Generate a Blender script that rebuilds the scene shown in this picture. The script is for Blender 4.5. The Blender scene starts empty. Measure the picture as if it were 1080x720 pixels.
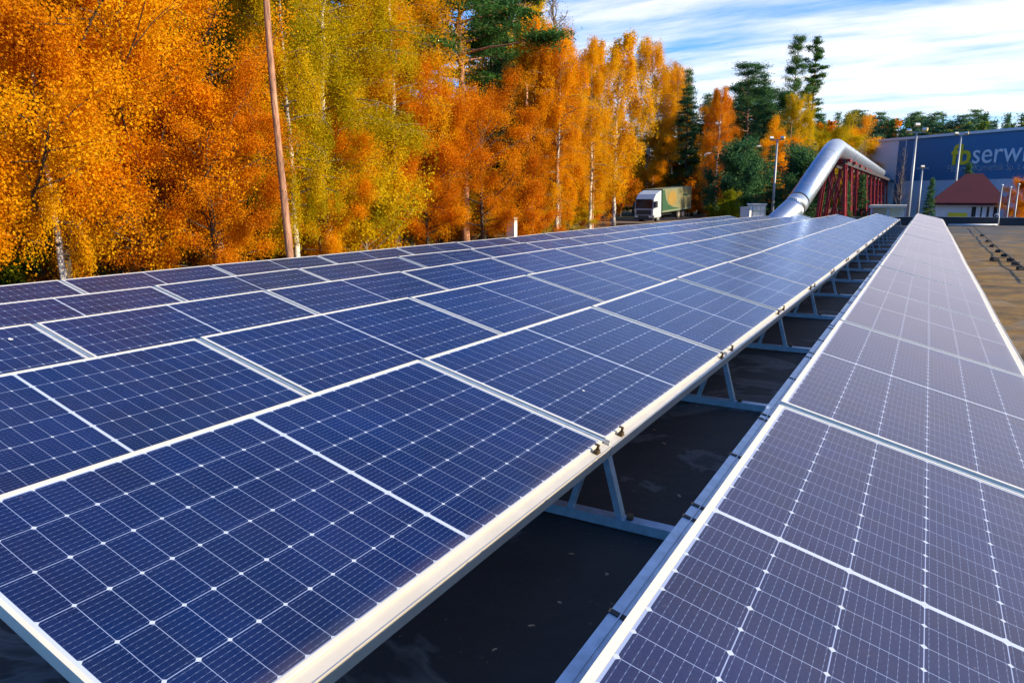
import bpy, math, random
import numpy as np
from mathutils import Vector, Matrix, Euler
R = math.radians
random.seed(7)
rng = np.random.default_rng(11)

# ------------------------------------------------------------------ camera, sky, sun, exposure
scene = bpy.context.scene
col = scene.collection
CAM = Vector((1.15122561, -2.81044838, 1.07153282))
FOC, PITCH, YAW = 754.257, 0.200189386, -0.520350989
cd = bpy.data.cameras.new('camera'); cam = bpy.data.objects.new('camera', cd); col.objects.link(cam)
cd.sensor_width = 36.0; cd.lens = FOC / 1080 * 36; cd.clip_start = 0.05; cd.clip_end = 3000
cam.location = CAM
cam.rotation_euler = (math.pi / 2 - PITCH, 0, -YAW)
scene.camera = cam

SUN_EL, SUN_AZ = R(23.5), R(84)          # azimuth measured clockwise from +Y
world = bpy.data.worlds.new('World'); scene.world = world; world.use_nodes = True
wt = world.node_tree; wt.nodes.clear()

def nd(t, typ, **kw):
    n = t.nodes.new(typ)
    for k, v in kw.items():
        if k == 'inp':
            for i, x in v.items(): n.inputs[i].default_value = x
        else: setattr(n, k, v)
    return n
def mth(t, op, a, b=None, clamp=False):
    n = t.nodes.new('ShaderNodeMath'); n.operation = op; n.use_clamp = clamp
    for i, x in enumerate((a, b)):
        if x is None: continue
        if isinstance(x, (int, float)): n.inputs[i].default_value = x
        else: t.links.new(x, n.inputs[i])
    return n.outputs[0]
def ramp(t, fac, stops, interp='LINEAR'):
    n = t.nodes.new('ShaderNodeValToRGB'); n.color_ramp.interpolation = interp
    e = n.color_ramp.elements
    while len(e) < len(stops): e.new(0.5)
    for i, (p, c) in enumerate(stops):
        e[i].position = p; e[i].color = (c[0], c[1], c[2], 1) if not isinstance(c, (int, float)) else (c, c, c, 1)
    t.links.new(fac, n.inputs[0]); return n.outputs[0]
def mixc(t, fac, a, b, mode='MIX'):
    n = t.nodes.new('ShaderNodeMix'); n.data_type = 'RGBA'; n.blend_type = mode
    for sock, x in ((n.inputs[0], fac), (n.inputs[6], a), (n.inputs[7], b)):
        if isinstance(x, (int, float)): sock.default_value = x
        elif isinstance(x, tuple): sock.default_value = (x[0], x[1], x[2], 1)
        else: t.links.new(x, sock)
    return n.outputs[2]
def noise(t, vec, scale, detail=4, rough=.55, dist=0.0):
    n = nd(t, 'ShaderNodeTexNoise', inp={'Scale': scale, 'Detail': detail, 'Roughness': rough, 'Distortion': dist})
    if vec is not None: t.links.new(vec, n.inputs['Vector'])
    return n.outputs['Fac']

sky = nd(wt, 'ShaderNodeTexSky', sky_type='NISHITA', sun_disc=False, sun_elevation=SUN_EL, sun_rotation=SUN_AZ,
         altitude=100, air_density=1.0, dust_density=0.6, ozone_density=2.5)
tc = nd(wt, 'ShaderNodeTexCoord')
sep = nd(wt, 'ShaderNodeSeparateXYZ'); wt.links.new(tc.outputs['Generated'], sep.inputs[0])
zz = mth(wt, 'ADD', mth(wt, 'MAXIMUM', sep.outputs[2], 0.0), 0.10)
ux = mth(wt, 'DIVIDE', sep.outputs[0], zz); uy = mth(wt, 'DIVIDE', sep.outputs[1], zz)
cmb = nd(wt, 'ShaderNodeCombineXYZ'); wt.links.new(ux, cmb.inputs[0]); wt.links.new(uy, cmb.inputs[1])
mp = nd(wt, 'ShaderNodeMapping'); mp.inputs['Rotation'].default_value = (0, 0, R(38)); mp.inputs['Scale'].default_value = (0.30, 0.95, 1)
mp.inputs['Location'].default_value = (1.7, 0.4, 0)
wt.links.new(cmb.outputs[0], mp.inputs[0])
n1 = noise(wt, mp.outputs[0], 0.9, 9, .60, .5)
n2 = noise(wt, mp.outputs[0], 3.2, 8, .62, .3)
nn = mth(wt, 'ADD', mth(wt, 'MULTIPLY', n1, .68), mth(wt, 'MULTIPLY', n2, .32))
# cloud bank: thick on the side of the sun and ahead, clear behind the forest
bank = mth(wt, 'ADD', mth(wt, 'MULTIPLY', sep.outputs[0], math.sin(R(40))), mth(wt, 'MULTIPLY', sep.outputs[1], math.cos(R(40))))
bank = mth(wt, 'SUBTRACT', bank, mth(wt, 'MULTIPLY', sep.outputs[2], 0.25))
cover = mth(wt, 'ADD', nn, mth(wt, 'MULTIPLY', mth(wt, 'SUBTRACT', bank, 0.45), mth(wt, 'ADD', mth(wt, 'MULTIPLY', mth(wt, 'LESS_THAN', bank, 0.45), .12), 0.26)))
cl = ramp(wt, cover, [(.42, 0.0), (.54, .55), (.70, 1.0)])
ccol = ramp(wt, n2, [(.3, (6.2, 6.6, 7.2)), (.6, (9.8, 9.0, 7.7))])
skyb = mixc(wt, 1.0, sky.outputs[0], (.46, .98, 1.62), 'MULTIPLY')
fin = mixc(wt, mth(wt, 'MULTIPLY', cl, .97), skyb, ccol)
bg = nd(wt, 'ShaderNodeBackground', inp={'Strength': 0.100}); wt.links.new(fin, bg.inputs[0])
wo = nd(wt, 'ShaderNodeOutputWorld'); wt.links.new(bg.outputs[0], wo.inputs[0])

sd = bpy.data.lights.new('sun', 'SUN'); sun = bpy.data.objects.new('sun', sd); col.objects.link(sun)
sd.energy = 5.0; sd.angle = R(0.5); sd.color = (1.0, 0.81, 0.52)
sv = Vector((math.sin(SUN_AZ) * math.cos(SUN_EL), math.cos(SUN_AZ) * math.cos(SUN_EL), math.sin(SUN_EL)))
sun.rotation_euler = sv.to_track_quat('Z', 'Y').to_euler(); sun.location = sv * 200
scene.view_settings.view_transform = 'Standard'; scene.view_settings.look = 'None'
scene.view_settings.exposure = 0.75; scene.view_settings.gamma = 1.0; scene.view_settings.use_curve_mapping = False
scene.render.engine = 'CYCLES'
cy = scene.cycles
cy.use_denoising = True; cy.max_bounces = 8; cy.diffuse_bounces = 3; cy.glossy_bounces = 3; cy.transmission_bounces = 4
cy.transparent_max_bounces = 6; cy.use_adaptive_sampling = True; cy.adaptive_threshold = 0.015
cy.caustics_reflective = False; cy.caustics_refractive = False

# ------------------------------------------------------------------ helpers
_rt = Vector((math.cos(YAW), -math.sin(YAW), 0))
_fw = Vector((math.sin(YAW) * math.cos(PITCH), math.cos(YAW) * math.cos(PITCH), -math.sin(PITCH)))
_up = _rt.cross(_fw)
def ray(px, py, Y=None, z=None, d=None, X=None):
    """point of the place seen at a pixel of the photograph, at a known distance / height"""
    v = _rt * ((px - 540) / FOC) - _up * ((py - 360) / FOC) + _fw
    if Y is not None: s = (Y - CAM.y) / v.y
    elif X is not None: s = (X - CAM.x) / v.x
    elif z is not None: s = (z - CAM.z) / v.z
    else: s = d / math.hypot(v.x, v.y)
    return CAM + v * s

def tag(o, label=None, cat=None, group=None, kind=None):
    if label: o['label'] = label
    if cat: o['category'] = cat
    if group: o['group'] = group
    if kind: o['kind'] = kind
    return o
def empty(name, loc=(0, 0, 0), rz=0.0):
    o = bpy.data.objects.new(name, None); col.objects.link(o); o.location = loc
    o.rotation_euler = (0, 0, rz); o.empty_display_size = .2
    return o
def inst(name, me, parent=None, loc=(0, 0, 0), rot=(0, 0, 0), sc=(1, 1, 1)):
    o = bpy.data.objects.new(name, me); col.objects.link(o); o.parent = parent
    o.location = loc; o.rotation_euler = rot; o.scale = sc
    return o

class MB:
    def __init__(s): s.v = []; s.f = []; s.sm = []
    def add(s, vs, fs, smooth=False):
        b = len(s.v); s.v += [tuple(v) for v in vs]; s.f += [tuple(i + b for i in f) for f in fs]; s.sm += [smooth] * len(fs)
        return s
    def box(s, x0, x1, y0, y1, z0, z1, M=None):
        vs = [Vector((x, y, z)) for z in (z0, z1) for y in (y0, y1) for x in (x0, x1)]
        if M is not None: vs = [M @ v for v in vs]
        return s.add(vs, [(0, 2, 3, 1), (4, 5, 7, 6), (0, 1, 5, 4), (2, 6, 7, 3), (0, 4, 6, 2), (1, 3, 7, 5)])
    def bar(s, a, b, w, h=None, up=(0, 0, 1)):
        """rectangular bar from a to b"""
        a = Vector(a); b = Vector(b); h = w if h is None else h
        d = (b - a); L = d.length; d.normalize(); u = Vector(up)
        if abs(d.dot(u)) > .98: u = Vector((0, 1, 0))
        x = d.cross(u).normalized(); z = x.cross(d)
        M = Matrix((( x.x, d.x, z.x, a.x), (x.y, d.y, z.y, a.y), (x.z, d.z, z.z, a.z), (0, 0, 0, 1)))
        return s.box(-w / 2, w / 2, 0, L, -h / 2, h / 2, M)
    def tube(s, pts, rad, n=8, caps=True, smooth=True):
        pts = [Vector(p) for p in pts]; rad = [rad] * len(pts) if isinstance(rad, (int, float)) else rad
        vs = []; fs = []
        ref = Vector((0.13, 0.95, 0.21)).normalized()
        for i, p in enumerate(pts):
            d = (pts[min(i + 1, len(pts) - 1)] - pts[max(i - 1, 0)]).normalized()
            if abs(d.dot(ref)) > .95: rr = Vector((1, 0, 0))
            else: rr = ref
            x = d.cross(rr).normalized(); y = x.cross(d)
            for k in range(n):
                a = 2 * math.pi * k / n
                vs.append(p + (x * math.cos(a) + y * math.sin(a)) * rad[i])
        for i in range(len(pts) - 1):
            for k in range(n):
                fs.append((i * n + k, i * n + (k + 1) % n, (i + 1) * n + (k + 1) % n, (i + 1) * n + k))
        b = len(s.v); s.add(vs, fs, smooth)
        if caps:
            s.f.append(tuple(b + k for k in range(n - 1, -1, -1))); s.sm.append(False)
            s.f.append(tuple(b + (len(pts) - 1) * n + k for k in range(n))); s.sm.append(False)
        return s
    def prism(s, poly, y0, y1, M=None):
        """polygon in (x,z) extruded along y"""
        n = len(poly); vs = [Vector((x, y0, z)) for x, z in poly] + [Vector((x, y1, z)) for x, z in poly]
        if M is not None: vs = [M @ v for v in vs]
        fs = [tuple(range(n)), tuple(range(2 * n - 1, n - 1, -1))] + [(i, i + n, (i + 1) % n + n, (i + 1) % n) for i in range(n)]
        return s.add(vs, fs)
    def mesh(s, name, m, bevel=0):
        me = bpy.data.meshes.new(name); me.from_pydata(s.v, [], s.f); me.validate(); me.update()
        if len(me.polygons) == len(s.sm): me.polygons.foreach_set('use_smooth', s.sm)
        import bmesh
        bm = bmesh.new(); bm.from_mesh(me); bmesh.ops.recalc_face_normals(bm, faces=bm.faces)
        if bevel:
            bmesh.ops.bevel(bm, geom=[e for e in bm.edges if e.calc_face_angle(0) > .5], offset=bevel, segments=2, affect='EDGES', profile=.6)
        bm.to_mesh(me); bm.free()
        if m: me.materials.append(m)
        return me
    def build(s, name, m, parent=None, loc=(0, 0, 0), bevel=0): return inst(name, s.mesh(name, m, bevel), parent, loc)

# ------------------------------------------------------------------ materials
def newmat(name):
    m = bpy.data.materials.new(name); m.use_nodes = True; t = m.node_tree
    return m, t, t.nodes['Principled BSDF']
def simple(name, c, rough=.6, metal=0.0, var=.12, scale=3.0, bump=0.0, spec=None, grime=0.0):
    m, t, p = newmat(name)
    co = nd(t, 'ShaderNodeTexCoord').outputs['Object']
    n = noise(t, co, scale, 6, .6)
    lo = tuple(x * (1 - var) for x in c); hi = tuple(min(1, x * (1 + var)) for x in c)
    cc = ramp(t, n, [(.3, lo), (.7, hi)])
    if grime:
        g = ramp(t, noise(t, co, scale * .37, 7, .65), [(.45, 0.0), (.7, grime)])
        cc = mixc(t, g, cc, (.12, .11, .09))
    t.links.new(cc, p.inputs['Base Color'])
    p.inputs['Roughness'].default_value = rough; p.inputs['Metallic'].default_value = metal
    if spec is not None: p.inputs['Specular IOR Level'].default_value = spec
    if bump:
        b = nd(t, 'ShaderNodeBump', inp={'Strength': bump, 'Distance': .02}); t.links.new(noise(t, co, scale * 6, 6), b.inputs['Height'])
        t.links.new(b.outputs[0], p.inputs['Normal'])
    return m

M = {}
M['alu'] = simple('anodised_aluminium', (.66, .64, .57), .5, .12, .05, 9)
M['rail'] = simple('mill_aluminium', (.64, .61, .54), .5, .3, .06, 6)
M['galv'] = simple('galvanised_steel', (.36, .47, .60), .45, .55, .16, 26)
M['bronze'] = simple('rusty_clamp', (.10, .065, .03), .55, .4, .4, 60)
M['black'] = simple('black_rubber', (.02, .02, .022), .7, 0, .3, 20)
M['white'] = simple('white_paint', (.74, .75, .76), .5, 0, .05, 2)
M['cream'] = simple('cream_render', (.70, .68, .62), .75, 0, .06, 1.5)
M['dark'] = simple('dark_membrane', (.028, .030, .036), .7, 0, .3, 2)
M['pipe'] = simple('aluminium_cladding', (.50, .56, .64), .34, .85, .06, 2)
M['pipehole'] = simple('dark_gap', (.015, .015, .017), .8)
M['red'] = simple('red_painted_steel', (.26, .008, .010), .55, 0, .25, 3)
M['maroon'] = simple('maroon_roof_sheet', (.055, .002, .012), .9, 0, .15, 1.2)
M['glassdark'] = simple('dark_window_glass', (.02, .025, .03), .08, 0, .1, 1)
M['yellow'] = simple('yellow_board', (.75, .60, .02), .5, 0, .05, 2)
M['letter_white'] = simple('white_lettering', (.74, .80, .84), .5, 0, .04, 1)
M['navy'] = simple('navy_cladding', (.026, .165, .340), .5, 0, .12, .25)
M['pole'] = simple('galvanised_pole', (.30, .33, .36), .5, .4, .1, 2)
M['lamp'] = simple('floodlight_housing', (.62, .47, .16), .4, .2, .1, 3)
M['asphalt'] = simple('yard_asphalt', (.055, .055, .058), .9, 0, .25, .4, .3)
M['tank'] = simple('pale_cabin_panel', (.62, .60, .50), .6, 0, .08, 2)
M['truckwhite'] = simple('truck_white_paint', (.42, .50, .58), .35, 0, .03, 2)
M['truckdark'] = simple('truck_dark_plastic', (.03, .035, .045), .45, 0, .2, 4)
M['tyre'] = simple('tyre_rubber', (.02, .02, .02), .85, 0, .2, 9)
M['rim'] = simple('wheel_steel', (.40, .40, .40), .45, .6, .1, 9)
M['curtain'] = simple('cream_yellow_curtain', (.19, .18, .085), .55, 0, .10, .8)
M['green'] = simple('green_print', (.018, .08, .04), .55, 0, .12, 1)
M['orange_print'] = simple('orange_print', (.27, .17, .035), .55, 0, .12, 1)
M['palestripe'] = simple('pale_green_print', (.15, .20, .14), .55, 0, .1, 1)

def corrugated(name, c, scale):
    m, t, p = newmat(name); co = nd(t, 'ShaderNodeTexCoord').outputs['Object']
    w = nd(t, 'ShaderNodeTexWave', wave_type='BANDS', bands_direction='X', inp={'Scale': scale, 'Distortion': 0})
    t.links.new(co, w.inputs['Vector'])
    b = nd(t, 'ShaderNodeBump', inp={'Strength': .6, 'Distance': .04}); t.links.new(w.outputs['Fac'], b.inputs['Height'])
    t.links.new(b.outputs[0], p.inputs['Normal'])
    n = noise(t, co, .22, 5); t.links.new(ramp(t, n, [(.3, tuple(x * .88 for x in c)), (.7, c)]), p.inputs['Base Color'])
    p.inputs['Roughness'].default_value = .5
    return m
M['clad'] = corrugated('pale_corrugated_cladding', (.72, .80, .90), 1.6)
M['cladwhite'] = corrugated('white_corrugated_cladding', (.56, .68, .80), 1.6)

# --- photovoltaic glass: six columns of half-cut cells, white gaps, busbars, dust
PL, PW, GAP = 2.10541472, 1.04, 0.0420534
PITCHV = PL + GAP
def pv_material(name, dust):
    m, t, p = newmat(name)
    tcn = nd(t, 'ShaderNodeTexCoord'); s = nd(t, 'ShaderNodeSeparateXYZ'); t.links.new(tcn.outputs['Object'], s.inputs[0])
    x, y = s.outputs[0], s.outputs[1]          # x: across from the low edge, y: along
    cw, ch = .1666, .0853
    cx = mth(t, 'DIVIDE', mth(t, 'SUBTRACT', x, .0155), cw)
    fx = mth(t, 'FRACT', cx)
    ex = mth(t, 'MULTIPLY', mth(t, 'MINIMUM', fx, mth(t, 'SUBTRACT', 1.0, fx)), cw)
    yy = mth(t, 'SUBTRACT', mth(t, 'ABSOLUTE', mth(t, 'SUBTRACT', y, PL / 2)), .0075)
    cyv = mth(t, 'DIVIDE', yy, ch); fy = mth(t, 'FRACT', cyv)
    ey = mth(t, 'MULTIPLY', mth(t, 'MINIMUM', fy, mth(t, 'SUBTRACT', 1.0, fy)), ch)
    l1 = mth(t, 'LESS_THAN', ex, .0012); l2 = mth(t, 'LESS_THAN', ey, .0008); l3 = mth(t, 'LESS_THAN', yy, 0.0)
    alt = mth(t, 'LESS_THAN', mth(t, 'FRACT', mth(t, 'MULTIPLY', mth(t, 'ADD', cyv, .5), .5)), .5)
    dsz = mth(t, 'ADD', mth(t, 'MULTIPLY', alt, .0012), .0072)
    l4 = mth(t, 'LESS_THAN', mth(t, 'ADD', ex, ey), dsz)
    l5 = mth(t, 'GREATER_THAN', cyv, 12.0); l6 = mth(t, 'LESS_THAN', cx, 0.0); l7 = mth(t, 'GREATER_THAN', cx, 6.0)
    w = l1
    for l in (l2, l3, l4, l5, l6, l7): w = mth(t, 'MAXIMUM', w, l)
    fb = mth(t, 'FRACT', mth(t, 'MULTIPLY', cx, 9.0))
    bus = mth(t, 'LESS_THAN', mth(t, 'ABSOLUTE', mth(t, 'SUBTRACT', fb, .5)), .036)
    # solder pads make the busbars read as dashes
    pad = mth(t, 'LESS_THAN', mth(t, 'FRACT', mth(t, 'MULTIPLY', cyv, 4.0)), .38)
    bus = mth(t, 'MULTIPLY', bus, mth(t, 'ADD', mth(t, 'MULTIPLY', pad, .35), .22))
    oi = nd(t, 'ShaderNodeObjectInfo')
    ofs = nd(t, 'ShaderNodeVectorMath', operation='ADD')
    t.links.new(tcn.outputs['Object'], ofs.inputs[0])
    rv = nd(t, 'ShaderNodeCombineXYZ')
    t.links.new(mth(t, 'MULTIPLY', oi.outputs['Random'], 37.0), rv.inputs[0]); t.links.new(mth(t, 'MULTIPLY', oi.outputs['Random'], 91.0), rv.inputs[1])
    t.links.new(rv.outputs[0], ofs.inputs[1]); P = ofs.outputs[0]
    cell = ramp(t, noise(t, P, 3.0, 3), [(.3, (.0005, .0100, .062)), (.7, (.0007, .0155, .096))])
    # every cell its own slight hue
    wn = nd(t, 'ShaderNodeTexWhiteNoise', noise_dimensions='2D'); cc = nd(t, 'ShaderNodeCombineXYZ')
    t.links.new(mth(t, 'FLOOR', cx), cc.inputs[0]); t.links.new(mth(t, 'ADD', mth(t, 'FLOOR', mth(t, 'MULTIPLY', mth(t, 'SUBTRACT', y, PL / 2), 1 / (2 * ch))), mth(t, 'MULTIPLY', oi.outputs['Random'], 53.0)), cc.inputs[1])
    t.links.new(cc.outputs[0], wn.inputs[0])
    cell = mixc(t, mth(t, 'MULTIPLY', wn.outputs['Value'], .30), cell, (.0025, .0095, .044))
    cell = mixc(t, bus, cell, (.22, .31, .55))
    c = mixc(t, w, cell, (.25, .33, .55)); c = mixc(t, mth(t, 'MAXIMUM', l4, mth(t, 'MAXIMUM', l3, l5)), c, (.44, .52, .66))
    # dust film, streaks washed down the slope, specks
    st = nd(t, 'ShaderNodeMapping'); st.inputs['Scale'].default_value = (.8, 5.0, 1); t.links.new(P, st.inputs[0])
    d1 = noise(t, P, 2.3, 6, .6); d2 = noise(t, st.outputs[0], 2.2, 6, .6)
    grain = ramp(t, noise(t, P, 150, 3, .6), [(.40, 0.0), (.62, 1.0)])
    df = ramp(t, mth(t, 'ADD', mth(t, 'MULTIPLY', d1, .6), mth(t, 'MULTIPLY', d2, .4)), [(.35, .003 + .35 * dust), (.7, .012 + dust)])
    sp = ramp(t, noise(t, P, 260, 2, .5), [(.60, 0.0), (.78, .22)])
    sp2 = ramp(t, noise(t, P, 45, 2, .5), [(.74, 0.0), (.80, .35)])
    low = ramp(t, x, [(0.0, .10 + dust), (.06, 0.0)])
    dfx = mth(t, 'ADD', mth(t, 'ADD', df, mth(t, 'MULTIPLY', mth(t, 'ADD', sp, sp2), .6 )), low, True)
    dcol = ramp(t, noise(t, P, 1.1, 3, .6), [(.38, (.38, .38, .35)), (.5, (.47, .37, .29)), (.62, (.48, .34, .31))])
    dfx = mth(t, 'ADD', dfx, mth(t, 'MULTIPLY', grain, dust * .55), True)
    c = mixc(t, dfx, c, dcol)
    clean = dust < .015     # clean panels: blue tinted anti-reflective glass; dusty ones: a rough film that takes on the warm sky
    df_ = nd(t, 'ShaderNodeBsdfDiffuse'); t.links.new(c, df_.inputs[0])
    gl_ = nd(t, 'ShaderNodeBsdfGlossy', inp={'Color': (.53, .66, .90, 1) if clean else (.90, .80, .78, 1)})
    t.links.new(ramp(t, d1, [(.3, .19 if clean else .30), (.7, .30 if clean else .42)]), gl_.inputs['Roughness'])
    fz = nd(t, 'ShaderNodeFresnel', inp={'IOR': 1.42 if clean else 1.62})
    mx = nd(t, 'ShaderNodeMixShader'); t.links.new(fz.outputs[0], mx.inputs[0]); t.links.new(df_.outputs[0], mx.inputs[1]); t.links.new(gl_.outputs[0], mx.inputs[2])
    t.links.new(mx.outputs[0], t.nodes['Material Output'].inputs[0]); t.nodes.remove(p)
    return m
M['pv'] = pv_material('photovoltaic_glass', .01)
M['pv_dusty'] = pv_material('photovoltaic_glass_dusty', .02)

# --- roof membrane with moss
def roof_material():
    m, t, p = newmat('bitumen_roof'); tcn = nd(t, 'ShaderNodeTexCoord'); co = tcn.outputs['Object']
    s = nd(t, 'ShaderNodeSeparateXYZ'); t.links.new(co, s.inputs[0])
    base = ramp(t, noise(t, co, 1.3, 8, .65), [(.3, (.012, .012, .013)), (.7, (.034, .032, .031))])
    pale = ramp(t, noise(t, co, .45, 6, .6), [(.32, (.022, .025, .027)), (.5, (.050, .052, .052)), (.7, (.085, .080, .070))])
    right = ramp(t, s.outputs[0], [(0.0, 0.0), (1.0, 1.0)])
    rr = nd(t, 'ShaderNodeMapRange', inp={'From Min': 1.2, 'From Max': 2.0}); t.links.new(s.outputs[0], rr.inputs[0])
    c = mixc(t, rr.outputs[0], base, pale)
    mo = noise(t, co, .55, 8, .68, .4)
    mv = nd(t, 'ShaderNodeMapping'); mv.inputs['Scale'].default_value = (.8, 1.5, 1); t.links.new(co, mv.inputs[0])
    mo2 = noise(t, mv.outputs[0], 1.1, 8, .7, .6)
    near = nd(t, 'ShaderNodeMapRange', inp={'From Min': 33.0, 'From Max': 12.0}); t.links.new(s.outputs[1], near.inputs[0])
    mf = mth(t, 'ADD', mth(t, 'MULTIPLY', mo, .5), mth(t, 'ADD', mth(t, 'MULTIPLY', mo2, .5), mth(t, 'MULTIPLY', near.outputs[0], .14)))
    mossy = mth(t, 'MULTIPLY', ramp(t, mf, [(.53, 0.0), (.58, .9)]), rr.outputs[0])
    mcol = ramp(t, noise(t, co, 2.6, 7, .7), [(.32, (.03, .022, .008)), (.5, (.15, .080, .008)), (.62, (.27, .145, .012)), (.75, (.055, .06, .014))])
    c = mixc(t, mossy, c, mcol)
    # overlapping felt sheets: a dark seam every metre, and dried puddle marks
    fy = mth(t, 'FRACT', s.outputs[1]); seam = mth(t, 'LESS_THAN', fy, .018)
    c = mixc(t, mth(t, 'MULTIPLY', seam, .6), c, (.02, .02, .02))
    pud = ramp(t, noise(t, co, .9, 5, .6, 1.2), [(.56, 0.0), (.60, .40), (.66, .06)])
    c = mixc(t, pud, c, (.22, .21, .20))
    spk = ramp(t, noise(t, co, 38, 3, .6), [(.69, 0.0), (.74, .6)])
    c = mixc(t, spk, c, (.20, .19, .17))
    t.links.new(c, p.inputs['Base Color']); p.inputs['Roughness'].default_value = .82
    b = nd(t, 'ShaderNodeBump', inp={'Strength': .5, 'Distance': .02}); t.links.new(noise(t, co, 9, 8, .7), b.inputs['Height'])
    t.links.new(b.outputs[0], p.inputs['Normal'])
    return m
M['roof'] = roof_material()

def ground_material():
    m, t, p = newmat('forest_ground'); co = nd(t, 'ShaderNodeTexCoord').outputs['Object']
    a = ramp(t, noise(t, co, 1.2, 8, .7), [(.3, (.05, .03, .014)), (.5, (.14, .065, .015)), (.7, (.24, .11, .018))])
    g = ramp(t, noise(t, co, .07, 4, .6), [(.45, 0.0), (.6, 1.0)])
    c = mixc(t, g, a, (.045, .06, .016))
    t.links.new(c, p.inputs['Base Color']); p.inputs['Roughness'].default_value = .95
    b = nd(t, 'ShaderNodeBump', inp={'Strength': .8, 'Distance': .1}); t.links.new(noise(t, co, 5, 6, .7), b.inputs['Height'])
    t.links.new(b.outputs[0], p.inputs['Normal']); return m
M['ground'] = ground_material()

def leaf_material(name, stops, trans=.45, hue=.1):
    m = bpy.data.materials.new(name); m.use_nodes = True; t = m.node_tree; t.nodes.clear()
    at = nd(t, 'ShaderNodeAttribute', attribute_name='tint')
    oi = nd(t, 'ShaderNodeObjectInfo')
    f = mth(t, 'ADD', at.outputs['Fac'], mth(t, 'MULTIPLY', mth(t, 'SUBTRACT', oi.outputs['Random'], .5), hue * 2), True)
    c = ramp(t, f, stops)
    d = nd(t, 'ShaderNodeBsdfPrincipled', inp={'Roughness': .65, 'Specular IOR Level': .10}); t.links.new(c, d.inputs['Base Color'])
    tr = nd(t, 'ShaderNodeBsdfTranslucent'); t.links.new(c, tr.inputs[0])
    mx = nd(t, 'ShaderNodeMixShader', inp={0: trans}); t.links.new(d.outputs[0], mx.inputs[1]); t.links.new(tr.outputs[0], mx.inputs[2])
    o = nd(t, 'ShaderNodeOutputMaterial'); t.links.new(mx.outputs[0], o.inputs[0]); return m
LF = {
 'orange': leaf_material('oak_leaves_orange', [(.0, (.52, .175, .002)), (.35, (.80, .33, .003)), (.7, (.90, .46, .005)), (1, (.86, .52, .008))], .58),
 'rust':   leaf_material('leaves_rust', [(.0, (.46, .125, .002)), (.5, (.72, .25, .003)), (1, (.82, .37, .005))], .55),
 'gold':   leaf_material('birch_leaves_gold', [(.0, (.62, .29, .003)), (.5, (.82, .43, .004)), (1, (.85, .51, .008))], .55),
 'lime':   leaf_material('birch_leaves_yellow_green', [(.0, (.32, .29, .004)), (.5, (.62, .44, .005)), (1, (.80, .51, .007))], .55),
 'green':  leaf_material('leaves_mid_green', [(.0, (.09, .14, .006)), (.5, (.22, .25, .008)), (1, (.46, .36, .010))], .5),
 'pine':   leaf_material('pine_needles', [(.0, (.026, .090, .022)), (.5, (.055, .150, .032)), (1, (.11, .20, .035))], .3),
 'dark':   leaf_material('dark_needles', [(.0, (.028, .092, .040)), (.5, (.056, .155, .060)), (1, (.105, .20, .052))], .35),
 'far':    leaf_material('haze_paled_needles', [(.0, (.055, .150, .085)), (.5, (.085, .20, .10)), (1, (.16, .25, .09))], .4),  # needle green made paler and bluer: distance haze put into the leaf colour
 'twig':   leaf_material('bare_twigs', [(.0, (.14, .08, .045)), (1, (.26, .15, .07))], .0),
}
def bark(name, lo, hi, scale=(6, 6, 1.2), marks=None):
    m, t, p = newmat(name); co = nd(t, 'ShaderNodeTexCoord').outputs['Object']
    mp = nd(t, 'ShaderNodeMapping'); mp.inputs['Scale'].default_value = scale; t.links.new(co, mp.inputs[0])
    n = noise(t, mp.outputs[0], 1.5, 7, .65)
    c = ramp(t, n, [(.35, lo), (.65, hi)])
    if marks:
        mq = nd(t, 'ShaderNodeMapping'); mq.inputs['Scale'].default_value = (1.6, 1.6, 5.0); t.links.new(co, mq.inputs[0])
        k = ramp(t, noise(t, mq.outputs[0], 1.6, 5, .6), [(.54, 0.0), (.60, 1.0)])
        c = mixc(t, k, c, marks)
    t.links.new(c, p.inputs['Base Color']); p.inputs['Roughness'].default_value = .85
    b = nd(t, 'ShaderNodeBump', inp={'Strength': .7, 'Distance': .03}); t.links.new(n, b.inputs['Height']); t.links.new(b.outputs[0], p.inputs['Normal'])
    return m
BK = {'birch': bark('birch_bark', (.50, .46, .40), (.68, .64, .57), (3, 3, 6), (.04, .035, .03)),
      'pine': bark('pine_bark', (.13, .065, .045), (.54, .27, .16), (4.5, 4.5, 1.6)),
      'oak': bark('oak_bark', (.035, .026, .018), (.085, .062, .040)),
      'grey': bark('grey_bark', (.12, .09, .065), (.22, .17, .12))}

# ------------------------------------------------------------------ the setting
ZG = -2.35
def gz(x, y):
    s = min(1, max(0, (-x - 12) / 14.0)); s = s * s * (3 - 2 * s)
    far = min(1, max(0, (math.hypot(x, y) - 130) / 150))
    return ZG + .55 * s + 2.5 * far
def roofz(x): return -.385 + .024 * min(x, 0) + .016 * max(x, 0)

g = MB(); xs = [-900, -500, -300, -180, -120, -90, -70, -55, -45, -36, -30, -26, -22, -18, -15, -12, -9, 0, 10, 20, 40, 70, 120, 200, 300, 500, 900]
ys = [-300, -120, -60, -30, -10, 0, 10, 20, 30, 45, 60, 75, 90, 110, 140, 180, 230, 300, 420, 600, 1200]
vs = [(x, y, gz(x, y)) for y in ys for x in xs]; nx = len(xs)
g.add(vs, [(j * nx + i, j * nx + i + 1, (j + 1) * nx + i + 1, (j + 1) * nx + i) for j in range(len(ys) - 1) for i in range(nx - 1)], True)
tag(g.build('ground', M['ground']), kind='structure')
yd = MB(); yp = [(-10.5, 40.5), (60, 40.5), (60, 118), (-3, 125), (-12, 100)]
yd.add([(x, y, ZG + .008) for x, y in yp], [tuple(range(len(yp)))])
tag(yd.build('yard', M['asphalt']), kind='structure')
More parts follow.
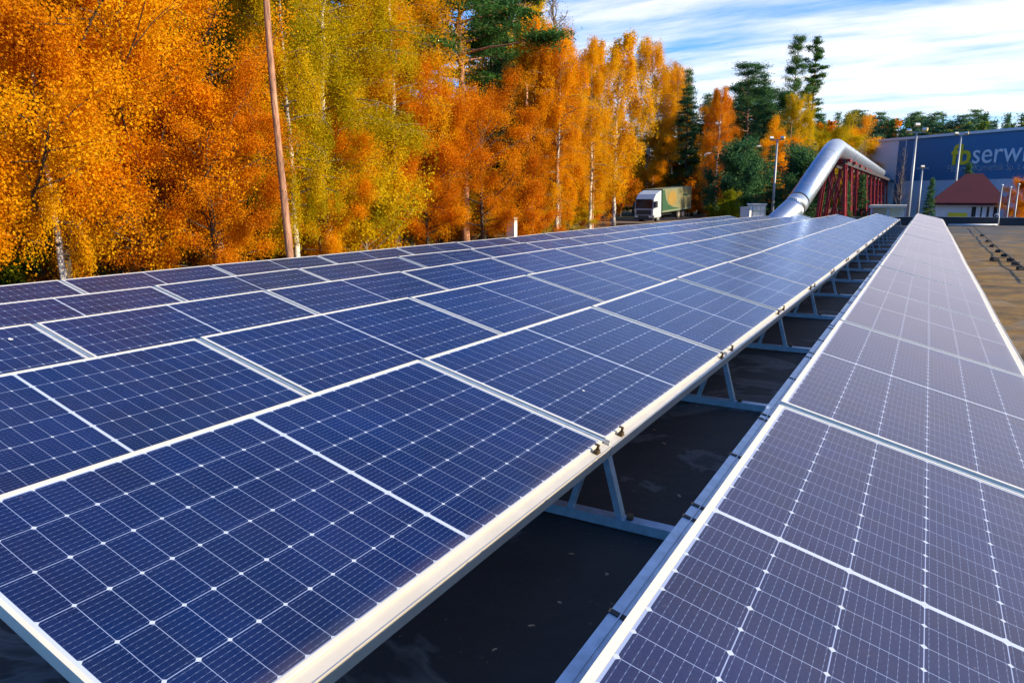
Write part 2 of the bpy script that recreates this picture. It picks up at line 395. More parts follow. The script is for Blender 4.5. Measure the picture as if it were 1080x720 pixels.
# forest track where the lorry stands
tk = MB(); a0, a1 = ray(655, 236, d=78), ray(765, 222, d=112)
for e in (a0, a1): e.z = gz(e.x, e.y)
pts = [a0.lerp(a1, i / 8) for i in range(9)]; side = (a1 - a0).cross(Vector((0, 0, 1))).normalized() * 3.2
tvs = []
for p_ in pts:
    for sgn in (-1, 1):
        q_ = p_ + side * sgn; tvs.append((q_.x, q_.y, gz(q_.x, q_.y) + .05))
tk.add(tvs, [(2 * i, 2 * i + 1, 2 * i + 3, 2 * i + 2) for i in range(8)], True)
tag(tk.build('track', simple('sandy_track', (.17, .12, .075), .95, 0, .3, .8, .4)), kind='structure')

# roof of the building the array stands on
XL, XR, Y0, Y1 = -9.1, 13.5, -9.0, 38.9
bld = tag(empty('flat_roof_building', (0, 0, ZG)), 'low flat bitumen roofed building that carries the rows of solar panels', 'building')
rf = MB()
xx = [XL, -6, -3, 0, 1.2, 2.2, 4, 7, 10, XR]; yyv = [Y0 + (Y1 - Y0) * i / 40 for i in range(41)]
vs = [(x, y, roofz(x) - ZG + .012 * math.sin(y * .9 + x) + .010 * math.sin(y * 2.3 - x * 1.7)) for y in yyv for x in xx]; nx = len(xx)
rf.add(vs, [(j * nx + i, j * nx + i + 1, (j + 1) * nx + i + 1, (j + 1) * nx + i) for j in range(40) for i in range(nx - 1)], True)
rf.build('roof', M['roof'], bld)
w = MB()
w.box(XL + .02, XR - .02, Y1 - .25, Y1 - .02, 0, roofz(XL) - ZG - .06); w.box(XL + .02, XL + .25, Y0, Y1 - .26, 0, roofz(XL) - ZG - .06)
w.box(XR - .25, XR - .02, Y0, Y1 - .26, 0, roofz(XL) - ZG - .06); w.box(XL + .26, XR - .26, Y0, Y0 + .2, 0, roofz(XL) - ZG - .06)
w.build('wall', M['cream'], bld)
pr = MB(); pr.prism([(XL, roofz(XL) - ZG - .1), (XR, roofz(XL) - ZG - .1), (XR, .06 - ZG), (1, .05 - ZG), (XL, -.22 - ZG)], Y1 + .0, Y1 + .28)
par = pr.build('parapet', M['dark'], bld)
cp = MB(); cp.prism([(XL - .02, -.222 - ZG), (1, .052 - ZG), (XR + .02, .062 - ZG), (XR + .02, .085 - ZG), (1, .075 - ZG), (XL - .02, -.2 - ZG)], Y1 - .03, Y1 + .31)
cp.build('coping', simple('parapet_coping', (.10, .12, .15), .5, .3), par)

# ------------------------------------------------------------------ solar panels
TILT = 0.246333897
ROWS = {0: (1.73399, .02805, .0096, 'pv_dusty'), 1: (0, 0, 0, 'pv'), 2: (-1.756, -.055, .017, 'pv'), 3: (-3.482, -.093, -.082, 'pv'),
        4: (-5.244, -.152, -.092, 'pv'), 5: (-6.960, -.190, -.173, 'pv')}
ORD = ['nearest', 'second', 'third', 'fourth', 'fifth', 'sixth', 'seventh', 'eighth', 'ninth', 'tenth', 'eleventh', 'twelfth', 'thirteenth',
       'fourteenth', 'fifteenth', 'sixteenth', 'seventeenth', 'farthest']
ROWTXT = ['dusty row right of the dark gap', 'row directly left of the gap', 'second row left of the gap',
          'third row left of the gap', 'fourth row left of the gap', 'outermost row along the forest']
# panel local frame: x up the slope reversed -> x = across from low edge towards ridge is -X world; keep x positive from low edge
fr = MB(); H = .035
def ring(mb, x0, x1, y0, y1, lx0, lx1, ly, zt, zb):
    mb.box(x0, x0 + lx0, y0, y1, zb, zt); mb.box(x1 - lx1, x1, y0, y1, zb, zt)
    mb.box(x0 + lx0, x1 - lx1, y0, y0 + ly, zb, zt - .0004); mb.box(x0 + lx0, x1 - lx1, y1 - ly, y1, zb, zt - .0004)
ring(fr, 0, PW, 0, PL, .012, .019, .012, .002, -H)
frame_me = fr.mesh('frame', M['alu'])
def glass_mesh(m):
    b = MB(); b.box(.0125, PW - .0195, .0125, PL - .0125, -.006, 0); return b.mesh('glass', m)
glass_me = {k: glass_mesh(M[k]) for k in ('pv', 'pv_dusty')}
jc = MB(); jc.box(.002, PW - .002, -GAP + .0025, -.0025, -.009, -.005); jc.box(.002, PW - .002, -GAP * .5 - .004, -GAP * .5 + .004, -.0048, -.002)
cover_me = jc.mesh('joint_cover', M['galv'])
c = MB(); c.box(-.034, -.006, -.02, .02, -.006, -.001); c.box(-.030, -.012, -.014, .014, -.001, .012); c.tube([(-.021, 0, .012), (-.021, 0, .034)], .007, 8)
c.box(-.026, -.004, -.006, .006, .030, .036)
clamp_me = c.mesh('clamp', M['bronze'])
bk = MB(); bk.box(-.03, -.004, -.003, .003, -.004, .020); bk.box(-.03, -.004, -.012, .003, -.004, -.001)
bracket_me = bk.mesh('bracket', M['alu'])
# the low edge rail: flange below the glass edge and a lip facing the gap
rl = MB(); rl.box(-.050, -.0015, 0, PITCHV - .002, -.011, -.008); rl.box(-.050, -.047, 0, PITCHV - .002, -.058, -.0112); rl.box(-.0468, -.020, 0, PITCHV - .002, -.058, -.055)
rl.box(-.050, -.047, 0, PITCHV - .002, -.0078, -.004)
rail_me = rl.mesh('mounting_rail', M['rail'])
rh = MB(); rh.box(PW + .0015, PW + .042, 0, PITCHV - .002, -.034, -.030); rh.box(PW + .038, PW + .042, 0, PITCHV - .002, -.075, -.0345); rh.box(PW + .0185, PW + .021, 0, PITCHV - .002, -.0298, -.0262)
ridge_me = rh.mesh('mounting_rail', M['galv'])
sp_ = MB(); sp_.box(PW + .006, PW + .0445, -.007, .007, -.0298, -.0275); sp_.box(PW + .0422, PW + .0445, -.007, .007, -.06, -.030)
strap_me = sp_.mesh('strap', M['black'])
def wob(i, y): return .007 * math.sin(y * .42 + i * 1.3) + .005 * math.sin(y * 1.05 + i * 2.1)
def slope_root(name, i, k, jitter=True):
    X, Z, V, _ = ROWS[i]; y = (k - 1) * PITCHV + GAP + V
    o = bpy.data.objects.new(name, None); col.objects.link(o); o.empty_display_size = .2
    # local x points up the slope (world -X), local y along world +Y, local z is downwards-mirrored to stay right handed -> use matrix
    ex = Vector((-math.cos(TILT), 0, math.sin(TILT))); ey = Vector((0, 1, 0)); ez = Vector((math.sin(TILT), 0, math.cos(TILT)))
    return o, ex, ey, ez, Vector((X, y, Z + wob(i, y)))
# A right-handed local frame: x' = down the slope (world +X), origin at the ridge would flip the texture; instead rotate half a turn.
# local: x up-slope (-X), y towards the camera (-Y), z up  =  rotation of pi about z, then tilt.  Panel meshes are symmetric in y.
def place(o, i, k, dz=0.0, roll=0.0, pitch=0.0):
    X, Z, V, _ = ROWS[i]; y = k * PITCHV + V                       # origin at the far low corner
    o.location = (X, y, Z + wob(i, y) + dz)
    y0_ = y - PL; sl = (wob(i, y0_) - wob(i, y)) / PL
    o.rotation_euler = Euler((sl + pitch, -TILT + roll, math.pi), 'XYZ')
prng = random.Random(5)
for i in range(6):
    for k in range(18):
        o = bpy.data.objects.new('solar_panel', None); col.objects.link(o); o.empty_display_size = .2
        lab = 'blue solar panel, %s from the near end, %s' % (ORD[k], ROWTXT[i])
        if k == 0: lab = 'blue solar panel nearest the camera, %s' % ROWTXT[i]
        if k == 17: lab = 'blue solar panel at the far end, %s' % ROWTXT[i]
        tag(o, lab, 'solar panel', 'solar panels in rows on the flat roof')
        place(o, i, k, prng.uniform(-.003, .003), prng.uniform(-.004, .004) * (k > 0), prng.uniform(-.0015, .0015))
        inst('frame', frame_me, o); inst('glass', glass_me[ROWS[i][3]], o)
        if k < 17: inst('joint_cover', cover_me, o)
        if i == 1:
            inst('clamp', clamp_me, o, (-.003, .13 + prng.uniform(-.02, .02), -.003)); inst('clamp', clamp_me, o, (-.003, PL - .13 + prng.uniform(-.02, .02), -.003))
            inst('bracket', bracket_me, o, (-.003, -.006, -.003))
for k in range(18):
    o = inst('mounting_rail', rail_me); place(o, 1, k)
    tag(o, 'aluminium rail along the left side of the gap, %s section' % ORD[k], 'mounting rail', 'rails along the dark gap')
    o = inst('mounting_rail', rail_me); place(o, 0, k)
    tag(o, 'aluminium rail along the right edge of the dusty row, %s section' % ORD[k], 'mounting rail', 'rails along the right edge of the dusty row')
    o = bpy.data.objects.new('mounting_rail', None); col.objects.link(o); place(o, 0, k)
    tag(o, 'grey rail with black straps on the right side of the gap, %s section' % ORD[k], 'mounting rail', 'strapped rails along the dusty row')
    inst('channel', ridge_me, o)
    for yy_ in (.08, .17, .60, 1.02, 1.12, 1.62): inst('strap', strap_me, o, (0, yy_ + prng.uniform(-.03, .03), 0))

# support frames standing on the roof, one under each joint
def support(row):
    zr_ = -.335
    p = {}
    xe = .70 if row else -.03
    b = MB(); b.box(-1.02, xe, -.030, .030, -.004, 0); b.box(-1.02, xe, -.030, -.0265, -.045, -.0042); b.box(-1.02, xe, .0265, .030, -.045, -.0042)
    for hx in range(6 if row else 0):
        b.tube([(.20 + .07 * hx, -.031, -.022), (.20 + .07 * hx, -.0285, -.022)], .008, 8)
    p['base_rail'] = b.mesh('base_rail', M['galv'])
    b = MB(); b.bar((.095 if row else -.05, 0, -.02), (.012 if row else -.045, 0, .285 if row else .28), .042, .030); p['front_post'] = b.mesh('front_post', M['galv'])
    b = MB(); b.bar((-.93, .0, -.02), (-.985, 0, .53), .042, .030); p['back_post'] = b.mesh('back_post', M['galv'])
    b = MB(); b.bar((-.16, .0, -.02), (-.06, 0, .30), .036, .026); p['brace'] = b.mesh('brace', M['galv'])
    b = MB(); b.bar((-1.0, 0, .522), (-.05, 0, .28), .07, .036); p['top_rail'] = b.mesh('top_rail', M['galv'])
    b = MB(); b.tube([(.135 if row else -.1, 0, 0), (.135 if row else -.1, 0, .022)], .017, 6); p['bolt'] = b.mesh('bolt', M['bronze'])
    return p
SUP = {1: support(1), 0: support(0)}
for i in (1, 0):
    sup = SUP[i]
    for k in range(-1, 18):
        X, Z, V, _ = ROWS[i]
        o = empty('support_frame', (X, k * PITCHV + V + GAP / 2 - (.13 if k == -1 else 0), Z - .335))
        nm = ('nearest' if k == -1 else 'far end' if k == 17 else ORD[k + 1])
        tag(o, 'grey support frame under the row %s, %s one' % ('left of the gap' if i else 'right of the gap', nm), 'support frame', 'support frames under the panels')
        for n_, me in sup.items(): inst(n_, me, o)

# ------------------------------------------------------------------ small things on the roof
b = MB(); A_ = ray(1000, 237.2, Y=38.6); B_ = ray(1053, 237.2, Y=38.6); b.tube([A_, B_], .045, 10)
tag(b.build('drain_pipe', M['white']), 'white pipe lying along the foot of the dark parapet at the roof end', 'pipe')
b = MB(); C_ = B_ + Vector((-.02, -.12, 0)); b.tube([C_ - Vector((0, 0, .10)), C_ + Vector((0, 0, .42)), C_ + Vector((-.05, 0, .50)), C_ + Vector((-.16, 0, .50)), C_ + Vector((-.19, 0, .42))], .022, 8)
tag(b.build('vent_hook', M['white']), 'thin white upright hook shaped pipe at the end of the white parapet pipe', 'vent pipe')
blk = MB(); blk.prism([(-.07, 0), (.07, 0), (.045, .07), (-.045, .07)], -.07, .07); blk_me = blk.mesh('conductor_block', M['black'], .008)
wire = []
for n_, (px, py) in enumerate([(1026, 239.8), (1036, 248.5), (1042.5, 254.5), (1047.5, 259.5), (1054, 265), (1060, 269.5), (1066, 274), (1071, 278.3), (1077, 283), (1084, 289), (1092, 296)]):
    p_ = ray(px, py, z=-.30); p_.z = roofz(p_.x) + .012
    wire.append(p_ + Vector((0, 0, .080 if n_ % 2 else .075)))
    if 0 < n_ < 9:
        o = inst('conductor_block', blk_me, None, p_, (0, 0, R(n_ * 13)))
        tag(o, 'small black block holding the wire on the roof, %s from the far end' % (['first'] + ORD[1:])[n_ - 1], 'block', 'black blocks under the roof wire')
b = MB(); b.tube(wire, .012, 6); tag(b.build('conductor_wire', M['black']), 'thin dark wire running over small black blocks on the sunlit roof', 'wire')
p_ = ray(1049, 273.5, z=-.30); p_.z = roofz(p_.x) + .012
tag(inst('conductor_block', blk_me, None, p_, (0, 0, .4), (1.15, 1.15, 1.2)), 'lone black block standing on the roof left of the wire', 'block')
lfm = MB(); lfm.add([(0, -.03, .002), (.018, -.008, .006), (.012, .02, .010), (0, .034, .006), (-.014, .018, .012), (-.018, -.01, .004)], [(0, 1, 2, 3), (0, 3, 4, 5)])
leaf_me = lfm.mesh('fallen_leaf', simple('dry_leaf', (.40, .27, .16), .8, 0, .3, 30))
for px, py in [(716, 527), (590, 640), (640, 610), (603, 588), (668, 560), (700, 470), (735, 430), (760, 420), (522, 690), (560, 665), (690, 455), (712, 425)]:
    p_ = ray(px, py, z=-.375); p_.z = roofz(p_.x) + .026
    tag(inst('fallen_leaf', leaf_me, None, p_, (prng.uniform(-.2, .2), prng.uniform(-.2, .2), prng.uniform(0, 6)), [prng.uniform(.3, .6)] * 3), 'dry brown leaf lying on the dark roof in the gap', 'leaf', 'dry leaves in the gap')

nP = Vector((math.sin(TILT), 0, math.cos(TILT)))
for px, py, row, sz_, lb in ((615, 413, 1, .013, 'white bird dropping on the second panel left of the gap'), (11, 358, 3, .018, 'white bird dropping on a panel at the left photo edge')):
    v = _rt * ((px - 540) / FOC) - _up * ((py - 360) / FOC) + _fw; O_ = Vector((ROWS[row][0], 0, ROWS[row][1]))
    p_ = CAM + v * ((O_ - CAM).dot(nP) / v.dot(nP)) + nP * .004
    b = MB(); ring_ = [(sz_ * (1 + .3 * math.sin(3 * a + px)) * math.cos(a), sz_ * .7 * (1 + .25 * math.sin(2 * a + py)) * math.sin(a), 0) for a in [k * math.pi / 7 for k in range(14)]]
    b.add(ring_ + [(x * .5, y * .5, .004) for x, y, z in ring_], [(k, (k + 1) % 14, 14 + (k + 1) % 14, 14 + k) for k in range(14)] + [tuple(range(14, 28))])
    o = b.build('bird_dropping', M['white'], None, p_); o.rotation_euler = (0, TILT, 0); tag(o, lb, 'bird dropping')

# ------------------------------------------------------------------ the big insulated pipe and its red trestles
RAD = .60; el = ray(880, 156, d=50.5); PX = el.x; lo_ = ray(841.5, 213.5, d=42.5); lo2 = ray(820, 235, d=40.8)
far = ray(935, 186.5, z=el.z + .1); print('PIPE', el, far, lo_)
PH = el.z - CAM.z
pt = tag(empty('heating_pipe', (PX, el.y, ZG)), 'large shiny metal clad pipe that climbs over the yard on red trestles', 'pipe')
off = Vector((PX, el.y, ZG))
def curve3(a, b_, c_, r, n=6):
    u = (a - b_).normalized(); v = (c_ - b_).normalized(); p0 = b_ + u * r; p1 = b_ + v * r
    return [p0 * (1 - s) ** 2 + b_ * 2 * s * (1 - s) + p1 * s * s for s in [k / n for k in range(n + 1)]]
b = MB(); arc = curve3(lo_, el, far, 1.1); b.tube([p - off for p in [lo_] + arc + [far]], RAD, 28)
b.build('pipe_run', M['pipe'], pt)
lod = (el - lo_).normalized()
b = MB(); b.tube([lo_ - lod * .02 - off, lo_ - lod * .16 - off], RAD * .93, 28); b.build('joint', M['pipehole'], pt)
b = MB(); e1 = lo_ - lod * .17; e2 = e1 - lod * .5; b.tube([p - off for p in [e1] + curve3(e1, e2, lo2, .45) + [lo2, lo2 + (lo2 - e2).normalized() * 2.5]], RAD, 28); b.build('pipe_bend', M['pipe'], pt)
for s in range(1, 24):
    p = el.lerp(far, s / 24) - off; b = MB(); b.tube([p - Vector((0, .035, 0)), p + Vector((0, .035, 0))], RAD + .008, 28); b.build('seam_band', M['pipe'], pt)
for s in range(1, 6):
    p = lo_.lerp(el, s / 6.4) - off; b = MB(); b.tube([p - lod * .03, p + lod * .03], RAD + .008, 28); b.build('seam_band', M['pipe'], pt)
for n_, ft in enumerate([.02, .075, .14, .21, .28, .36, .44, .53, .63, .74, .86, .97]):
    yv = el.y + (far.y - el.y) * ft; px_t = el.x + (far.x - el.x) * ft
    zt = CAM.z + PH - RAD - .03 - ZG
    o = tag(empty('pipe_trestle', (px_t, yv, ZG)), 'red trestle carrying the big metal pipe, %s from its bend' % (['first'] + ORD[1:])[n_], 'trestle', 'red trestles under the pipe')
    for sx in (-1, 1):
        for sy in (-1, 1):
            b = MB(); b.bar((sx * .95, sy * .75, 0), (sx * .55, sy * .45, zt), .16); b.build('leg', M['red'], o)
        b = MB(); b.bar((sx * .93, -.7, .5), (sx * .6, .48, zt - .5), .09); b.bar((sx * .93, .7, .5), (sx * .6, -.48, zt - .5), .09); b.build('cross_brace', M['red'], o)
    b = MB(); b.bar((-.93, -.72, .6), (.58, -.46, zt - .3), .09); b.bar((.93, -.72, .6), (-.58, -.46, zt - .3), .09); b.build('cross_brace', M['red'], o)
    b = MB(); b.box(-.9, .9, -.6, .6, zt - .16, zt - .02); b.build('saddle_beam', M['red'], o)
gd = MB(); 
for sx in (-.55, .55): gd.bar((sx, 1.0, CAM.z + PH - RAD - .22 - ZG), (sx, far.y - el.y, CAM.z + PH - RAD - .22 - ZG), .14, .3)
gd.build('walk_beam', simple('dark_girder', (.05, .04, .045), .6), pt)

# ------------------------------------------------------------------ warehouse with the sign
zt = CAM.z + 8.0
A_ = ray(957, 147.2, z=zt); B_ = ray(1080, 137, z=zt); C_ = ray(911, 152, z=zt)
u = (B_ - A_); u.z = 0; u.normalize(); LA = 0.0; LC = -(C_ - A_).dot(u) ; LB = (B_ - A_).dot(u)
wh = empty('warehouse', (A_.x, A_.y, ZG), math.atan2(u.y, u.x))
tag(wh, 'big pale and navy warehouse with a large lettered sign across its front', 'warehouse')
HT = zt - ZG; HB = 5.6; RX = LB + 26
b = MB(); b.box(-LC, -.03, 0, 45, 0, HT - .02); b.build('grey_wall', M['clad'], wh)
b = MB(); b.box(0, RX, .05, 45, 0, HB); b.build('lower_wall', M['cladwhite'], wh)
b = MB(); b.box(0, RX, 0, 44.9, HB + .004, HT - .004); nv = b.build('navy_wall', M['navy'], wh)
b = MB(); b.box(-LC - .2, RX + .2, -.2, 45.2, HT, HT + .35); b.build('roof_edge', M['white'], wh)
b = MB(); b.box(-1.3, -.2, -.06, 0, 0, HT - .1); b.build('corner_strip', M['navy'], wh)
b = MB()
for px in (933, 941):
    p_ = ray(px, 193, d=(Vector((A_.x, A_.y)) - Vector((CAM.x, CAM.y))).length) ; b.box(-6.0 if px == 933 else -4.6, -5.0 if px == 933 else -3.2, -.05, 0, 3.6, 5.0)
b.build('window', M['red'], wh)
def text_mesh(name, body, size, m, extrude=.03, offset=0.0, spacing=1.0):
    cu = bpy.data.curves.new(name, 'FONT'); cu.body = body; cu.size = size; cu.extrude = extrude; cu.offset = offset; cu.space_character = spacing; cu.resolution_u = 5
    ob = bpy.data.objects.new(name, cu); col.objects.link(ob); bpy.context.view_layer.update()
    me = bpy.data.meshes.new_from_object(ob.evaluated_get(bpy.context.evaluated_depsgraph_get())); bpy.data.objects.remove(ob)
    me.materials.clear(); me.materials.append(m); me.name = name
    wd = max(v.co.x for v in me.vertices) - min(v.co.x for v in me.vertices)
    return me, wd
# pixel -> position on the wall
nrm = Vector((u.y, -u.x, 0))
def onwall(px, py):
    v = _rt * ((px - 540) / FOC) - _up * ((py - 360) / FOC) + _fw
    s = (A_ - CAM).dot(nrm) / v.dot(nrm); p = CAM + v * s; return (p - A_).dot(u), p.z - ZG
x1, z1 = onwall(1003, 173.5); x2, _ = onwall(1023.5, 173.5); x3, _ = onwall(1093, 170)
sz = (onwall(1003, 153)[1] - z1) / .70
me, wd = text_mesh('lettering', 'fb', sz, M['yellow'], .05, .02 * sz); s_ = (x2 - x1) / wd
lt = inst('lettering', me, wh, (x1, -.06, z1), (math.pi / 2, 0, 0), (s_, 1, 1)); lt['label'] = 'yellow letters fb'
me, wd = text_mesh('lettering', 'serwis', sz, M['letter_white'], .05, 0); s_ = (x3 - x2) / wd
lt = inst('lettering', me, wh, (x2 + .1, -.06, z1), (math.pi / 2, 0, 0), (s_ * .98, 1, 1)); lt['label'] = 'white letters serwis'
x1, z1 = onwall(999, 181.5); x3, _ = onwall(1091, 178)
me, wd = text_mesh('lettering', 'FBSerwis Kamieńsk Sp. z o.o.', (onwall(999, 174.5)[1] - z1) / .72, simple('faded_lettering', (.30, .38, .46), .5), .03, 0); s_ = (x3 - x1) / wd
lt = inst('lettering', me, wh, (x1, -.05, z1), (math.pi / 2, 0, 0), (s_, 1, 1)); lt['label'] = 'small white company line'

# ------------------------------------------------------------------ gatehouse with maroon hip roof
GY = 68.0
gl = ray(987, 214, Y=GY); gr_ = ray(1056, 214, Y=GY); ze = gl.z - ZG; zrd = ray(1028, 183, Y=GY + 3).z - ZG
gh = tag(empty('gatehouse', (gl.x, GY, ZG)), 'small white gatehouse with a maroon hip roof in front of the warehouse', 'gatehouse')
GW = gr_.x - gl.x; GD = 6.5
b = MB(); b.box(0, GW, 0, GD, 0, ze); b.build('wall', M['white'], gh)
b = MB(); o_ = .55
r1, r2 = ray(1019, 183, Y=GY + 3.2).x - gl.x, ray(1037, 183, Y=GY + 3.2).x - gl.x
b.add([(-o_, -o_, ze + .01), (GW + o_, -o_, ze + .01), (GW + o_, GD + o_, ze + .01), (-o_, GD + o_, ze + .01), (r1, GD / 2, zrd), (r2, GD / 2, zrd),
       (-o_, -o_, ze - .16), (GW + o_, -o_, ze - .16), (GW + o_, GD + o_, ze - .16), (-o_, GD + o_, ze - .16)],
      [(0, 1, 5, 4), (1, 2, 5), (2, 3, 4, 5), (3, 0, 4), (6, 7, 1, 0), (7, 8, 2, 1), (8, 9, 3, 2), (9, 6, 0, 3), (6, 9, 8, 7)])
b.build('roof', M['maroon'], gh)
for a_, c_ in ((1024, 1030.5), (1033.5, 1037), (1040, 1044.5), (1047, 1053)):
    xa, xb = ray(a_, 220, Y=GY).x - gl.x, ray(c_, 220, Y=GY).x - gl.x
    b = MB(); b.box(xa, xb, -.05, .0, .9, ze - .22); wn_ = b.build('window', M['white'], gh)
    b = MB(); b.box(xa + .06, xb - .06, -.065, -.052, .98, ze - .3); b.build('pane', M['glassdark'], wn_)
xa, xb = ray(1000, 224, Y=GY - .3).x, ray(1020.5, 224, Y=GY - .3).x
b = MB(); za = ray(1000, 229, Y=GY - .3).z; zb_ = ray(1000, 224.2, Y=GY - .3).z; b.box(0, xb - xa, 0, .06, za - ZG, zb_ - ZG); 
sg = tag(empty('yellow_sign', (xa, GY - .36, ZG)), 'wide yellow sign board in front of the white gatehouse wall', 'sign')
b.build('board', M['yellow'], sg)
for q in (.15, xb - xa - .15):
    b = MB(); b.bar((q, .09, 0), (q, .09, zb_ - ZG), .05); b.build('post', M['pole'], sg)

# street lamps
def lamp(px, ptop, d, label, heads):
    p = ray(px, ptop, d=d); h = p.z - ZG
    o = tag(empty('floodlight_mast', (p.x, p.y, ZG)), label, 'lamp post')
    b = MB(); b.tube([(0, 0, 0), (0, 0, h * .5), (0, 0, h)], [.14, .11, .07], 10); b.build('pole', M['pole'], o)
    b = MB(); b.bar((-.55, 0, h - .05), (.55, 0, h - .05), .07); b.build('crossarm', M['pole'], o)
    for k, (dx, dz) in enumerate(heads):
        b = MB(); Mx = Matrix.Translation((dx, -.12, h + dz)) @ Euler((R(-35), 0, R(20 * (-1) ** k))).to_matrix().to_4x4()
        b.box(-.17, .17, -.08, .08, -.11, .11, Mx); hd = b.build('floodlight', M['lamp'], o)
        b = MB(); b.box(-.14, .14, -.095, -.082, -.09, .09, Mx); b.build('lens', M['white'], hd)
lamp(820, 147, 66, 'tall grey floodlight mast left of the big metal pipe', [(-.45, .1), (.45, .1)])
lamp(967, 139, 60, 'tall grey floodlight mast in front of the warehouse corner', [(-.5, .1), (.5, .12), (0, .45)])
lamp(1014, 142, 82, 'grey floodlight mast behind the maroon roof, crossing the yellow letters', [(-.4, .1), (.4, .1)])
lamp(973, 177, 84, 'short pale lamp post beside the warehouse corner', [(0, .1)])
for px, py, d, nm in ((1057, 196, 58, 'left'), (1066, 198, 62, 'middle'), (1074.5, 195, 58, 'right')):
    p = ray(px, py, d=d); o = tag(empty('flag_pole', (p.x, p.y, ZG)), 'bare white flag pole beside the gatehouse, the %s one of three' % nm, 'flag pole', 'flag poles by the gatehouse')
    b = MB(); b.tube([(0, 0, 0), (0, 0, p.z - ZG)], [.06, .04], 8); b.build('pole', M['pole'], o)
    b = MB(); b.tube([(0, 0, p.z - ZG), (0, 0, p.z - ZG + .06), (0, 0, p.z - ZG + .1)], [.08, .08, .02], 8); b.build('cap', M['white'], o)

# open shelter left of the mast
sa, sb = ray(918, 219, Y=58), ray(957, 219, Y=58); hz_ = sa.z - ZG
sh = tag(empty('loading_shelter', (sa.x, 58, ZG)), 'low grey shelter with a flat pale edged roof behind the roof end', 'shelter')
SW = sb.x - sa.x
b = MB(); b.box(-.1, SW + .1, -.2, 4, hz_, hz_ + .18); b.build('roof', M['tank'], sh)
b = MB(); b.box(0, SW, 3.6, 3.8, 0, hz_ - .01); b.build('back_wall', M['clad'], sh)
for q in (.1, SW / 2, SW - .1):
    b = MB(); b.box(q - .07, q + .07, 0, .14, 0, hz_ - .005); b.build('post', M['galv'], sh)
b = MB(); b.box(.5, SW - .6, 1.5, 3.4, 0, hz_ - .7); tag(b.build('skip_container', simple('teal_container', (.16, .24, .28), .6, 0, .2, 1), None, (sa.x, 58, ZG)), 'blue grey container standing under the flat shelter', 'container')
def cab(px0, px1, pt_, pb, d, label):
    a_ = ray(px0, pt_, d=d); c_ = ray(px1, pt_, d=d); wdt = (c_ - a_).length; h = a_.z - gz(a_.x, a_.y)
    dv = (c_ - a_); o = tag(empty('site_cabin', (a_.x, a_.y, gz(a_.x, a_.y)), math.atan2(dv.y, dv.x)), label, 'cabin')
    b = MB(); b.box(0, wdt, 0, 2.2, 0, h); b.build('wall', M['tank'], o)
    b = MB()
    for r_ in range(3):
        for c2 in range(4):
            b.box(wdt * (.08 + .22 * c2), wdt * (.08 + .22 * c2) + wdt * .17, -.03, 0, h - .42 - .46 * r_, h - .10 - .46 * r_)
    b.build('window', M['white'], o)
    b = MB(); b.box(-.08, wdt + .08, -.1, 2.3, h, h + .08); b.build('roof', M['white'], o)
cab(789, 808, 216, 226, 60, 'small cream site cabin with gridded windows left of the pipe')
p = ray(786, 219, d=59); b = MB(); b.box(-.35, .35, 0, .6, 0, p.z - gz(p.x, p.y)); b.box(-.40, .40, -.05, .65, p.z - gz(p.x, p.y), p.z - gz(p.x, p.y) + .06)
tag(b.build('utility_cabinet', M['white'], None, (p.x, p.y, gz(p.x, p.y))), 'white utility cabinet beside the cream site cabin', 'cabinet')
p = ray(540, 230, d=37); b = MB(); b.box(-.22, .22, -.15, .15, 0, p.z - gz(p.x, p.y)); b.box(-.25, .25, -.18, .18, p.z - gz(p.x, p.y), p.z - gz(p.x, p.y) + .05)
tag(b.build('utility_cabinet', M['cream'], None, (p.x, p.y, gz(p.x, p.y))), 'small pale cabinet standing at the forest edge between orange trees', 'cabinet')

